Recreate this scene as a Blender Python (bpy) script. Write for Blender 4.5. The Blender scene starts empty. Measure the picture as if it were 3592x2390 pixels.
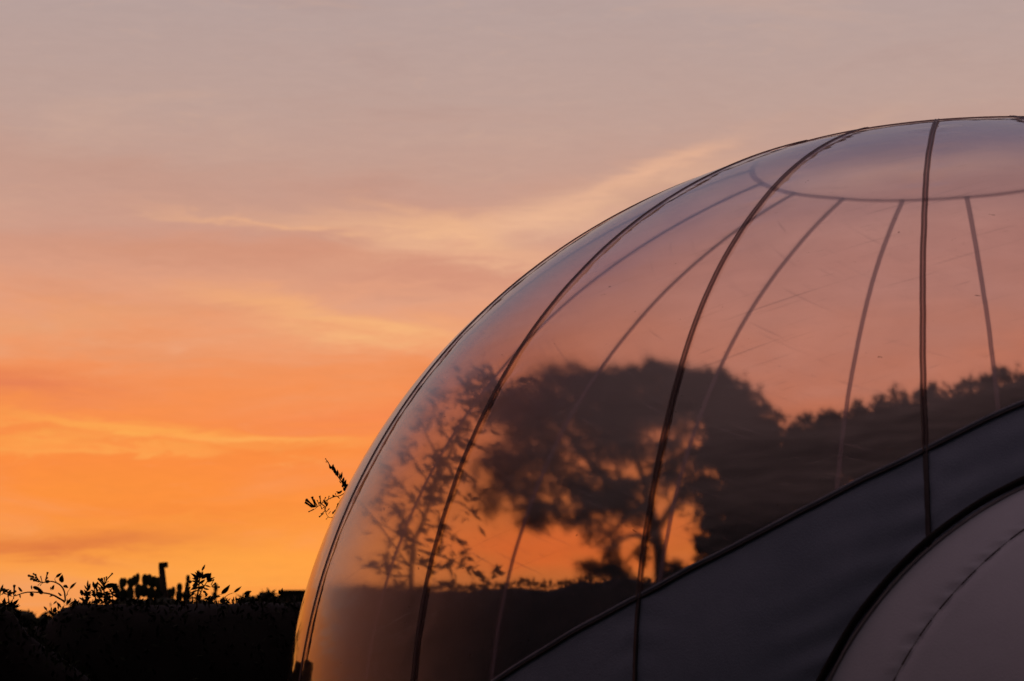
import bpy, bmesh, math, random
from mathutils import Vector, Matrix, noise

R_ = math.radians
sc = bpy.context.scene
col = sc.collection

# ------------------------------------------------------------------ camera
EYE = Vector((0.0, 0.0, 1.65))
PITCH = 0.14655
FPX = 9353.16                      # focal length in pixels of a 3592 px wide frame
cam_d = bpy.data.cameras.new('camera')
cam = bpy.data.objects.new('camera', cam_d)
col.objects.link(cam)
cam.location = EYE
cam.rotation_euler = (math.pi / 2 + PITCH, 0, 0)
cam_d.sensor_width = 36.0
cam_d.lens = 36.0 * FPX / 3592.0
cam_d.clip_start = 0.1
cam_d.clip_end = 3000
cam_d.dof.use_dof = True
cam_d.dof.focus_distance = 8.8
cam_d.dof.aperture_fstop = 8.0
sc.camera = cam

CP, SP = math.cos(PITCH), math.sin(PITCH)
def direction(xv, yv):
    """view direction of a point measured on a 2357 x 1568 print of the photograph"""
    a = (xv * 1.52397 - 1796) / FPX
    b = (1195 - yv * 1.52397) / FPX
    return Vector((a, CP - b * SP, SP + b * CP))
def at(xv, yv, Y):
    d = direction(xv, yv)
    return EYE + d * (Y / d.y)
def mpp(Y):                        # metres per print pixel at distance Y
    return 1.52397 / FPX * Y

# ------------------------------------------------------------------ node helper
def srgb(c):
    out = []
    for v in c:
        v = v / 255.0
        out.append(v / 12.92 if v <= 0.04045 else ((v + 0.055) / 1.055) ** 2.4)
    return tuple(out) + (1.0,)

class NT:
    def __init__(self, tree):
        self.t = tree; self.n = tree.nodes; self.l = tree.links
    def new(self, kind, **kw):
        nd = self.n.new(kind)
        for k, v in kw.items(): setattr(nd, k, v)
        return nd
    def put(self, sock, val):
        if isinstance(val, bpy.types.NodeSocket): self.l.new(val, sock)
        elif val is not None: sock.default_value = val
    def m(self, op, a, b=None, c=None, clamp=False):
        nd = self.new('ShaderNodeMath', operation=op, use_clamp=clamp)
        self.put(nd.inputs[0], a); self.put(nd.inputs[1], b)
        if c is not None: self.put(nd.inputs[2], c)
        return nd.outputs[0]
    def smooth(self, x, a, b, lo=0.0, hi=1.0):
        nd = self.new('ShaderNodeMapRange', interpolation_type='SMOOTHSTEP')
        self.put(nd.inputs['Value'], x)
        for k, v in (('From Min', a), ('From Max', b), ('To Min', lo), ('To Max', hi)):
            self.put(nd.inputs[k], v)
        return nd.outputs[0]
    def mixc(self, f, a, b, mode='MIX'):
        nd = self.new('ShaderNodeMix', data_type='RGBA', blend_type=mode)
        self.put(nd.inputs[0], f); self.put(nd.inputs[6], a); self.put(nd.inputs[7], b)
        return nd.outputs[2]
    def xyz(self, x, y, z):
        nd = self.new('ShaderNodeCombineXYZ')
        for i, v in enumerate((x, y, z)): self.put(nd.inputs[i], v)
        return nd.outputs[0]
    def noise(self, vec, scale, detail=4, rough=0.5, dist=0.0):
        nd = self.new('ShaderNodeTexNoise')
        self.put(nd.inputs['Vector'], vec); self.put(nd.inputs['Scale'], scale)
        self.put(nd.inputs['Detail'], detail); self.put(nd.inputs['Roughness'], rough)
        self.put(nd.inputs['Distortion'], dist)
        return nd.outputs[0]
    def ramp(self, f, stops):
        nd = self.new('ShaderNodeValToRGB')
        e = nd.color_ramp.elements
        while len(e) < len(stops): e.new(0.5)
        for i, (p, c) in enumerate(stops):
            e[i].position = p; e[i].color = c
        self.put(nd.inputs[0], f)
        return nd.outputs[0]

# ------------------------------------------------------------------ sky (sunset with thin cloud bands)
SUN_AZ, SUN_EL = 2.0, 0.3          # degrees right of the view axis, above the horizon
world = bpy.data.worlds.new('World')
sc.world = world
world.use_nodes = True
w = NT(world.node_tree)
w.n.clear()
tc = w.new('ShaderNodeTexCoord')
sp = w.new('ShaderNodeSeparateXYZ'); w.l.new(tc.outputs['Generated'], sp.inputs[0])
dx, dy, dz = sp.outputs
DEG = 180 / math.pi
el = w.m('MULTIPLY', w.m('ARCSINE', dz), DEG)
az = w.m('MULTIPLY', w.m('ARCTAN2', dx, dy), DEG)
# cloud fibres: noise stretched along the horizon, used to bend every band
wv = w.xyz(w.m('MULTIPLY', az, 0.16), w.m('MULTIPLY', el, 0.75), 0.0)
n1 = w.m('SUBTRACT', w.noise(wv, 1.0, 5, 0.55, 0.6), 0.5)
wv2 = w.xyz(w.m('MULTIPLY', az, 0.5), w.m('MULTIPLY', el, 2.6), 3.7)
n2 = w.m('SUBTRACT', w.noise(wv2, 1.0, 7, 0.66, 1.2), 0.5)
elw = w.m('ADD', el, w.m('ADD', w.m('MULTIPLY', n1, 1.5), w.m('MULTIPLY', n2, 0.75)))
azw = w.m('ADD', az, w.m('MULTIPLY', n1, 4.0))
side = w.smooth(w.m('ABSOLUTE', az), 25.0, 120.0, 0.0, 9.0)
ele = w.m('DIVIDE', w.m('ADD', elw, side), 60.0, clamp=True)
front = w.ramp(ele, [(e / 60.0, srgb(c)) for e, c in (
    (0.0, (246, 140, 66)), (2.8, (250, 152, 70)), (3.8, (254, 158, 66)), (4.9, (253, 146, 62)),
    (5.9, (251, 140, 66)), (6.8, (248, 144, 78)), (7.6, (244, 146, 88)), (8.5, (237, 157, 112)),
    (9.4, (225, 158, 126)), (10.6, (207, 154, 134)), (12.0, (197, 157, 142)), (13.5, (190, 160, 150)),
    (15.6, (183, 160, 155)), (24.0, (152, 141, 156)), (40.0, (128, 128, 158)), (60.0, (166, 144, 156)))])
# thin streaks over the whole sky
front = w.mixc(w.smooth(n1, .02, .30, 0.0, .20), front, srgb((236, 184, 150)))
front = w.mixc(w.smooth(n1, -.02, -.28, 0.0, .35), front, w.mixc(1.0, front, (.80, .76, .80, 1), 'MULTIPLY'))
front = w.mixc(w.smooth(n2, .05, .30, 0.0, .12), front, srgb((250, 190, 140)))

def band(colr, xv, yv, half_l, half_t, ang, c, amount, soft=1.0):
    """one thin cloud or darker gap, an elongated patch in azimuth and elevation"""
    d = direction(xv, yv).normalized()
    a0 = math.degrees(math.atan2(d.x, d.y)); e0 = math.degrees(math.asin(d.z))
    k = math.degrees(1.52397 / FPX)
    ca, sa = math.cos(R_(ang)), math.sin(R_(ang))
    A = w.m('SUBTRACT', azw, a0); B = w.m('SUBTRACT', elw, e0)
    u = w.m('ADD', w.m('MULTIPLY', A, ca / (half_l * k)), w.m('MULTIPLY', B, sa / (half_l * k)))
    v = w.m('SUBTRACT', w.m('MULTIPLY', B, ca / (half_t * k)), w.m('MULTIPLY', A, sa / (half_t * k)))
    q = w.m('ADD', w.m('MULTIPLY', u, u), w.m('MULTIPLY', v, v))
    g = w.m('POWER', 2.71828, w.m('MULTIPLY', q, -0.8 * soft))
    tex = w.m('ADD', 0.85, w.m('MULTIPLY', n2, 1.4))
    return w.mixc(w.m('MULTIPLY', w.m('MULTIPLY', g, tex), amount, clamp=True), colr, srgb(c))
c = front
for b in ((1950, 830, 620, 200, 0, (240, 172, 134), .75), (2150, 640, 620, 130, 0, (226, 170, 142), .7), (2200, 480, 600, 70, 3, (214, 170, 148), .6), (300, 410, 420, 45, -8, (196, 150, 133), .55), (450, 590, 460, 32, -3, (211, 146, 117), .65),
          (1010, 622, 400, 26, -3, (211, 145, 120), .75), (20, 885, 230, 34, 0, (226, 124, 84), .75),
          (150, 1245, 340, 32, 2, (222, 120, 64), .9), (420, 1170, 260, 18, 0, (246, 136, 60), .6), (900, 960, 260, 34, 0, (246, 133, 80), .6),
          (700, 850, 260, 22, -3, (240, 146, 90), .5), (330, 800, 200, 22, -2, (230, 146, 98), .5),
          (1240, 496, 330, 30, 13, (241, 188, 150), .85), (1470, 405, 180, 17, 20, (238, 184, 150), .8),
          (980, 545, 300, 26, -6, (240, 184, 142), .8), (600, 520, 190, 11, -8, (240, 180, 136), .7),
          (1150, 585, 260, 15, 0, (235, 176, 140), .55), (840, 745, 230, 34, -8, (249, 184, 124), .85),
          (560, 705, 170, 20, -6, (244, 174, 120), .6), (120, 740, 200, 26, 2, (232, 160, 112), .5),
          (300, 995, 300, 16, -4, (255, 176, 84), .8), (560, 1022, 200, 11, 0, (255, 178, 92), .7),
          (260, 1043, 260, 10, 0, (255, 174, 86), .7), (60, 1020, 120, 12, 3, (255, 182, 88), .5),
          (720, 1290, 330, 55, 2, (255, 167, 72), .75), (1320, 1270, 330, 60, 0, (292, 142, 56), .9),
          (60, 1362, 180, 44, 0, (240, 162, 106), .7), (330, 1320, 250, 16, 0, (255, 166, 74), .5),
          (2100, 430, 420, 28, 5, (275, 226, 180), .95), (2200, 345, 330, 18, 5, (262, 216, 180), .9), (2050, 385, 400, 18, 5, (140, 112, 112), .8), (1600, 505, 260, 20, 27, (255, 204, 156), .9), (2150, 560, 300, 24, 3, (244, 194, 162), .5), (1900, 600, 400, 30, 2, (228, 170, 140), .5),
          (2300, 330, 300, 18, 4, (226, 184, 156), .5)):
    c = band(c, *b)
# unseen rest of the sky: warm overhead, dark behind, shaped for the dome's reflections
back = w.ramp(w.m('DIVIDE', w.m('SUBTRACT', el, w.m('MULTIPLY', dx, 26.0)), 90.0, clamp=True), [(0.0, (.008, .008, .011, 1)), (0.30, (.009, .009, .012, 1)), (0.57, (.035, .030, .036, 1)), (0.79, (.52, .30, .30, 1)), (1.0, (.42, .30, .34, 1))])
n3 = w.noise(w.xyz(w.m('MULTIPLY', az, 1.3), w.m('MULTIPLY', el, 6.5), 9.1), 1.0, 6, 0.7, 0.8)
c = w.mixc(1.0, c, w.mixc(w.smooth(n3, .25, .75), (.978, .978, .98, 1), (1.018, 1.018, 1.015, 1)), 'MULTIPLY')
dusk = w.m('MULTIPLY', w.smooth(w.m('ABSOLUTE', az), 12.0, 55.0, 0.0, .88), w.smooth(el, 25.0, 75.0, 1.0, 0.0))
c = w.mixc(dusk, c, srgb((170, 96, 74)))
fac = w.smooth(dy, -0.10, 0.72)
sky = w.mixc(fac, back, c)
bg = w.new('ShaderNodeBackground'); w.l.new(sky, bg.inputs[0]); bg.inputs[1].default_value = 1.0
wo = w.new('ShaderNodeOutputWorld'); w.l.new(bg.outputs[0], wo.inputs[0])

sun_d = bpy.data.lights.new('sun', 'SUN')
sun_d.energy = 0.05
sun_d.angle = R_(4)
sun_d.color = (1.0, 0.55, 0.25)
sun = bpy.data.objects.new('sun', sun_d); col.objects.link(sun)
sd = Vector((math.sin(R_(SUN_AZ)) * math.cos(R_(SUN_EL)), math.cos(R_(SUN_AZ)) * math.cos(R_(SUN_EL)), math.sin(R_(SUN_EL))))
sun.rotation_euler = (-sd).to_track_quat('-Z', 'Y').to_euler()
sun.location = sd * 60 + Vector((0, 0, 10))

sc.view_settings.view_transform = 'Standard'
sc.view_settings.look = 'None'
sc.view_settings.exposure = 0.0
sc.view_settings.gamma = 1.0
sc.cycles.use_denoising = True
sc.cycles.transparent_max_bounces = 32
sc.cycles.max_bounces = 8
sc.cycles.diffuse_bounces = 2
sc.cycles.glossy_bounces = 3
sc.cycles.transmission_bounces = 8
world.cycles.sampling_method = 'NONE'   # smooth sky: surfaces find it by themselves
sc.cycles.caustics_reflective = False
sc.cycles.caustics_refractive = False

# ------------------------------------------------------------------ materials
def material(name):
    mt = bpy.data.materials.new(name); mt.use_nodes = True
    nt = NT(mt.node_tree); nt.n.clear()
    out = nt.new('ShaderNodeOutputMaterial')
    return mt, nt, out

def principled(name, c1, c2, scale, rough=0.7, bump=0.0, bscale=None, trans=0.0):
    mt, nt, out = material(name)
    p = nt.new('ShaderNodeBsdfPrincipled')
    t = nt.new('ShaderNodeTexCoord')
    f = nt.noise(t.outputs['Object'], scale, 5, 0.6)
    nt.l.new(nt.mixc(nt.smooth(f, .3, .7), c1 + (1,), c2 + (1,)), p.inputs['Base Color'])
    p.inputs['Roughness'].default_value = rough
    p.inputs['Specular IOR Level'].default_value = 0.25
    if bump:
        b = nt.new('ShaderNodeBump'); b.inputs['Strength'].default_value = bump; b.inputs['Distance'].default_value = 0.01
        nt.l.new(nt.noise(t.outputs['Object'], bscale or scale * 4, 4, 0.6), b.inputs['Height'])
        nt.l.new(b.outputs[0], p.inputs['Normal'])
    if trans:
        tr = nt.new('ShaderNodeBsdfTranslucent'); tr.inputs[0].default_value = c2 + (1,)
        mx = nt.new('ShaderNodeMixShader'); mx.inputs[0].default_value = trans
        nt.l.new(p.outputs[0], mx.inputs[1]); nt.l.new(tr.outputs[0], mx.inputs[2])
        nt.l.new(mx.outputs[0], out.inputs[0])
    else:
        nt.l.new(p.outputs[0], out.inputs[0])
    return mt

def clear_plastic(name, tint=(.82, .75, .82, 1)):
    mt, nt, out = material(name)
    t = nt.new('ShaderNodeTexCoord'); uv = t.outputs['UV']
    # gentle waviness of the stretched sheet
    su = nt.new('ShaderNodeSeparateXYZ'); nt.l.new(uv, su.inputs[0])
    wav = nt.noise(nt.xyz(nt.m('MULTIPLY', su.outputs[0], 2.0), nt.m('MULTIPLY', su.outputs[1], 5.0), 0.0), 1.0, 3, 0.5)
    bmp = nt.new('ShaderNodeBump'); bmp.inputs['Strength'].default_value = 0.25; bmp.inputs['Distance'].default_value = 0.03
    nt.l.new(wav, bmp.inputs['Height'])
    lw = nt.new('ShaderNodeLayerWeight'); lw.inputs[0].default_value = 0.5
    fc = lw.outputs['Facing']
    fres = nt.m('ADD', 0.085, nt.m('MULTIPLY', nt.m('POWER', fc, 3.7), 0.88), clamp=True)
    gl = nt.new('ShaderNodeBsdfGlossy'); gl.inputs['Roughness'].default_value = 0.07
    nt.l.new(bmp.outputs[0], gl.inputs['Normal'])
    # milky sheet: what lies behind is slightly smeared, not bent
    tp = nt.new('ShaderNodeBsdfRefraction'); tp.inputs['IOR'].default_value = 1.0021; tp.inputs['Roughness'].default_value = 0.6
    # smears: the tint is a little uneven
    sm = nt.noise(nt.xyz(nt.m('MULTIPLY', su.outputs[0], 1.4), nt.m('MULTIPLY', su.outputs[1], 7.0), 1.3), 1.0, 6, 0.65, 0.8)
    # grime: small dark flecks stuck to the sheet
    fl = nt.smooth(nt.noise(nt.xyz(nt.m('MULTIPLY', su.outputs[0], 1.0), nt.m('MULTIPLY', su.outputs[1], 2.2), 2.0), 24.0, 2, 0.6, 1.2), .735, .78)
    sm_mix = nt.new('ShaderNodeMix', data_type='RGBA'); nt.l.new(fl, sm_mix.inputs[0]); sm_mix.inputs[7].default_value = (.25, .2, .2, 1)
    nt.l.new(sm_mix.outputs[2], tp.inputs[0])
    nt.l.new(nt.mixc(nt.smooth(sm, .3, .7), tint, (tint[0] * .94, tint[1] * .93, tint[2] * .93, 1)), sm_mix.inputs[6])
    # dust film and fine scratches catch light
    ang = 0.30
    ru = nt.m('ADD', nt.m('MULTIPLY', su.outputs[0], math.cos(ang)), nt.m('MULTIPLY', su.outputs[1], math.sin(ang)))
    rv = nt.m('SUBTRACT', nt.m('MULTIPLY', su.outputs[1], math.cos(ang)), nt.m('MULTIPLY', su.outputs[0], math.sin(ang)))
    s1 = nt.noise(nt.xyz(nt.m('MULTIPLY', ru, 1.6), nt.m('MULTIPLY', rv, 85.0), 0.0), 1.0, 2, 0.5, 0.2)
    scr = nt.smooth(s1, .63, .74)
    s2 = nt.noise(nt.xyz(nt.m('MULTIPLY', ru, 9.0), nt.m('MULTIPLY', rv, 120.0), 5.0), 1.0, 2, 0.5, 0.4)
    scr2 = nt.smooth(s2, .66, .76)
    spk = nt.smooth(nt.noise(uv, 70.0, 2, 0.5), .73, .78)
    d1 = nt.smooth(nt.noise(uv, 3.0, 7, 0.65, 0.6), .3, .75, .006, .060)
    dust = nt.m('ADD', d1, nt.m('ADD', nt.m('MULTIPLY', scr, .30), nt.m('ADD', nt.m('MULTIPLY', scr2, .26), nt.m('MULTIPLY', spk, .25))), clamp=True)
    df = nt.new('ShaderNodeBsdfDiffuse'); df.inputs[0].default_value = (.55, .52, .52, 1)
    tl = nt.new('ShaderNodeBsdfTranslucent'); tl.inputs[0].default_value = (.62, .58, .58, 1)
    m0 = nt.new('ShaderNodeMixShader'); m0.inputs[0].default_value = 0.45
    nt.l.new(df.outputs[0], m0.inputs[1]); nt.l.new(tl.outputs[0], m0.inputs[2])
    m1 = nt.new('ShaderNodeMixShader'); nt.l.new(dust, m1.inputs[0])
    nt.l.new(tp.outputs[0], m1.inputs[1]); nt.l.new(m0.outputs[0], m1.inputs[2])
    m2 = nt.new('ShaderNodeMixShader'); nt.l.new(fres, m2.inputs[0])
    nt.l.new(m1.outputs[0], m2.inputs[1]); nt.l.new(gl.outputs[0], m2.inputs[2])
    nt.l.new(m2.outputs[0], out.inputs[0])
    return mt

def weld_plastic(name, clear=0.12, dark=1.0):
    mt, nt, out = material(name)
    t = nt.new('ShaderNodeTexCoord')
    f = nt.noise(t.outputs['Object'], 14.0, 5, 0.65)
    p = nt.new('ShaderNodeBsdfPrincipled')
    nt.l.new(nt.mixc(f, (.11 * dark, .085 * dark, .085 * dark, 1), (.22 * dark, .18 * dark, .175 * dark, 1)), p.inputs['Base Color'])
    p.inputs['Roughness'].default_value = 0.35
    tl = nt.new('ShaderNodeBsdfTranslucent'); tl.inputs[0].default_value = (.32, .27, .29, 1)
    tp = nt.new('ShaderNodeBsdfTransparent'); tp.inputs[0].default_value = (.62, .52, .55, 1)
    a = nt.new('ShaderNodeMixShader'); a.inputs[0].default_value = 0.55
    nt.l.new(p.outputs[0], a.inputs[1]); nt.l.new(tl.outputs[0], a.inputs[2])
    b = nt.new('ShaderNodeMixShader'); b.inputs[0].default_value = clear
    nt.l.new(a.outputs[0], b.inputs[1]); nt.l.new(tp.outputs[0], b.inputs[2])
    nt.l.new(b.outputs[0], out.inputs[0])
    return mt

M = {}
M['clear'] = clear_plastic('clear_plastic_sheet')
M['weld'] = weld_plastic('welded_seam_plastic', .24, 1.7)
M['ring'] = weld_plastic('crown_ring_plastic', .60, 1.2)
M['tape'] = weld_plastic('seam_tape_plastic', .74, 1.3)
M['panel'] = principled('dark_grey_fabric', (.160, .215, .310), (.235, .298, .420), 2.2, .6, .25, 260.0)
M['seam'] = principled('dark_seam_tape', (.035, .032, .038), (.06, .055, .065), 9.0, .5)
M['edge'] = principled('edge_tape', (.09, .11, .15), (.14, .165, .22), 9.0, .5)
M['black'] = principled('black_piping', (.004, .004, .004), (.008, .008, .008), 9.0, .8)
M['tunnel'] = principled('pale_grey_fabric', (.41, .47, .57), (.51, .57, .68), 1.7, .55, .2, 240.0, 0.12)
M['strip'] = principled('pale_strip', (.26, .25, .28), (.34, .32, .35), 8.0, .5)
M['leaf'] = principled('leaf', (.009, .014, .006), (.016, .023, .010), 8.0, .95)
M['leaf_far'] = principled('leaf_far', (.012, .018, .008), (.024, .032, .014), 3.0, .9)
M['hedge_shade'] = principled('hedge_self_shade', (.003, .0025, .002), (.006, .005, .004), 9.0, .95)  # near black: the hedge's inner self-shade is put into this colour
M['bark'] = principled('bark', (.030, .022, .016), (.06, .045, .032), 20.0, .9, .5)
M['cactus'] = principled('cactus_green', (.025, .040, .022), (.045, .060, .030), 12.0, .75)
M['grass'] = principled('dry_grass', (.030, .036, .014), (.065, .060, .030), 1.5, .95, .6, 30.0)
M['post'] = principled('weathered_post', (.03, .025, .02), (.05, .045, .04), 12.0, .8)
M['plaster'] = principled('grey_plaster', (.08, .075, .07), (.11, .10, .095), 2.0, .9, .2)
M['sheet'] = principled('groundsheet', (.05, .05, .055), (.07, .07, .075), 3.0, .7)

# ------------------------------------------------------------------ object helpers
def link(name, me, mat, parent=None, base=None):
    o = bpy.data.objects.new(name, me)
    col.objects.link(o)
    if mat and not me.materials: me.materials.append(M[mat])
    if parent is not None: o.parent = parent
    return o
def mesh(name, V, F, smooth=True, uv=None):
    me = bpy.data.meshes.new(name)
    me.from_pydata([tuple(v) for v in V], [], F)
    if uv is not None:
        lay = me.uv_layers.new(name='UVMap')
        for lp in me.loops: lay.data[lp.index].uv = uv[lp.vertex_index]
    if smooth:
        for p in me.polygons: p.use_smooth = True
    me.update()
    return me
def thing(name, label, cat, loc, group=None):
    o = bpy.data.objects.new(name, None); col.objects.link(o)
    o.location = loc; o.empty_display_size = 0.2
    tag(o, label, cat, group)
    return o
def tag(o, label=None, cat=None, group=None, kind=None):
    if label: o['label'] = label
    if cat: o['category'] = cat
    if group: o['group'] = group
    if kind: o['kind'] = kind
    return o
def rel(V, root):
    b = Vector(root.location)
    return [Vector(v) - b for v in V]
def tube(pts, rads, seg=6, cap=True):
    V, F = [], []
    n = len(pts)
    for i, p in enumerate(pts):
        p = Vector(p)
        d = Vector(pts[min(i + 1, n - 1)]) - Vector(pts[max(i - 1, 0)])
        d.normalize()
        a = d.cross(Vector((0, 0, 1)))
        if a.length < 1e-3: a = d.cross(Vector((1, 0, 0)))
        a.normalize(); b = d.cross(a)
        r = rads[i] if isinstance(rads, (list, tuple)) else rads
        for k in range(seg):
            th = 2 * math.pi * k / seg
            V.append(p + a * (r * math.cos(th)) + b * (r * math.sin(th)))
    for i in range(n - 1):
        for k in range(seg):
            k2 = (k + 1) % seg
            F.append((i * seg + k, i * seg + k2, (i + 1) * seg + k2, (i + 1) * seg + k))
    if cap:
        F.append(tuple(range(seg))[::-1]); F.append(tuple(range((n - 1) * seg, n * seg)))
    return V, F
def merge(parts):
    V, F = [], []
    for v, f in parts:
        o = len(V); V += list(v); F += [tuple(i + o for i in q) for q in f]
    return V, F
def spline(P, n):
    """Catmull-Rom through P with n steps a span"""
    P = [Vector(p) for p in P]; out = []
    for i in range(len(P) - 1):
        a, b, c_, d = P[max(i - 1, 0)], P[i], P[i + 1], P[min(i + 2, len(P) - 1)]
        for k in range(n):
            t = k / n
            out.append(0.5 * ((2 * b) + (c_ - a) * t + (2 * a - 5 * b + 4 * c_ - d) * t * t + (3 * b - a - 3 * c_ + d) * t ** 3))
    out.append(P[-1])
    return out

# ------------------------------------------------------------------ ground
V, F = [], []
N = 60; S = 900.0
for i in range(N + 1):
    for j in range(N + 1):
        x = (i / N * 2 - 1); y = (j / N * 2 - 1)
        X = math.copysign(abs(x) ** 2.2, x) * S; Y = math.copysign(abs(y) ** 2.2, y) * S
        h = 0.03 * noise.noise(Vector((X * .4, Y * .4, 0))) if abs(X) < 60 and abs(Y) < 60 else 0
        if math.hypot(X - 1.35, Y - 7.7) < 4: h = 0
        V.append((X, Y, h - 0.02))
for i in range(N):
    for j in range(N):
        a = i * (N + 1) + j
        F.append((a, a + N + 1, a + N + 2, a + 1))
g = link('ground', mesh('ground', V, F), 'grass')
tag(g, kind='structure')

# ------------------------------------------------------------------ the bubble tent
RAD = 2.0
CEN = Vector((0.674508 * RAD, 3.846631 * RAD, 1.65 - 0.030849 * RAD))
LEAN = Vector((-0.032768, 0, 1)).normalized()
E1 = Vector((0, 1, 0)).cross(LEAN).normalized(); E2 = LEAN.cross(E1)
BB, NN, T_RING, T_BASE = 0.90673, 2.01874, 1.27890, -1.02
def dome(u, t, off=0.0):
    """point of the inflated shell: azimuth u (radians), profile angle t, offset along the normal"""
    ct, st = max(math.cos(t), 0.0), math.sin(t)
    r = RAD * ct ** (2 / NN); z = RAD * BB * math.copysign(abs(st) ** (2 / NN), st)
    k = min(max((t - .55) / .65, 0.0), 1.0)
    z -= .0125 * k * k * (3 - 2 * k)               # the top sags a little
    p = CEN + E1 * (r * math.cos(u)) + E2 * (r * math.sin(u)) + LEAN * z
    if off:
        n = (E1 * (math.cos(u) * r) + E2 * (math.sin(u) * r) + LEAN * (z / (BB * BB))).normalized()
        p = p + n * off
    return p
def bulge(ud, t):
    for a, b in zip(RIBS, RIBS[1:]):
        for sh in (0, 360):
            if a <= ud + sh <= b:
                f = (ud + sh - a) / (b - a)
                return 0.004 * max(0.0, math.sin(math.pi * f)) ** 0.8 * min(1, max(0, T_RING - t) * 5)
    return 0.0
def dome_n(u, t):
    return (dome(u, t, 1.0) - dome(u, t)).normalized()
RIBS = [75.83, 95.47, 115.286, 135.153, 155.268, 175.8, 196.271, 217.169, 237.562, 257.175,
        277.0, 297.0, 317.0, 337.0, 357.0, 377.0, 397.0, 416.5, 435.83]
DOOR = 274.0
EDGE = [(188, -1.1), (198, -.5), (208, -.13), (216, .022), (221, .072), (226.5, .125), (231.8, .171), (237.56, .219), (244.7, .278), (250.6, .331), (257.3, .390), (264.2, .448), (270, .478), (274, .486)]
def t_edge(u):
    u = u if u <= DOOR else 2 * DOOR - u
    if u <= EDGE[0][0]: return EDGE[0][1]
    E_ = EDGE
    for i in range(len(E_) - 1):
        (a, x), (b, y) = E_[i], E_[i + 1]
        if u <= b:
            f = (u - a) / (b - a)
            m0 = (y - E_[max(i - 1, 0)][1]) / (b - E_[max(i - 1, 0)][0]) * (b - a)
            m1 = (E_[min(i + 2, len(E_) - 1)][1] - x) / (E_[min(i + 2, len(E_) - 1)][0] - a) * (b - a)
            return (2 * f ** 3 - 3 * f * f + 1) * x + (f ** 3 - 2 * f * f + f) * m0 + (-2 * f ** 3 + 3 * f * f) * y + (f ** 3 - f * f) * m1
    return E_[-1][1]

tent = thing('bubble_tent', 'large clear inflatable bubble tent with dark seams and a dark grey lower front', 'tent',
             (CEN.x, CEN.y, 0.0))

# entrance tunnel mouth: arch where the vestibule meets the shell
ARC_X, ARC_Z, ARC_R = 0.743 * RAD, 1.65 - 0.142 * RAD, 0.448 * RAD
def on_shell(x, z):
    lo, hi = 0.0, CEN.y
    for _ in range(40):
        md = (lo + hi) / 2
        q = Vector((x, md, z)) - CEN
        a, b, c_ = q.dot(E1), q.dot(E2), q.dot(LEAN)
        f = (math.hypot(a, b) / RAD) ** NN + (abs(c_) / (RAD * BB)) ** NN - 1
        if f > 0: lo = md
        else: hi = md
    return Vector((x, lo, z))
arch2 = []
for k in range(8): arch2.append((ARC_X - ARC_R, 0.02 + (ARC_Z - 0.02) * k / 8))
for k in range(193):
    a = math.pi - math.pi * k / 192
    arch2.append((ARC_X + ARC_R * math.cos(a), ARC_Z + ARC_R * math.sin(a)))
for k in range(1, 9): arch2.append((ARC_X + ARC_R, ARC_Z - (ARC_Z - 0.02) * k / 8))
def lifted(p):
    q = p - CEN
    n = (E1 * q.dot(E1) + E2 * q.dot(E2) + LEAN * (q.dot(LEAN) / (BB * BB))).normalized()
    return p + n * .008
ARCH = [lifted(on_shell(x, z)) for x, z in arch2]
def arch_dist(p):
    d = math.hypot(p.x - ARC_X, p.z - ARC_Z) if p.z > ARC_Z else abs(p.x - ARC_X)
    a = math.atan2(p.z - ARC_Z, p.x - ARC_X)
    return d - ARC_R, a

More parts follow.
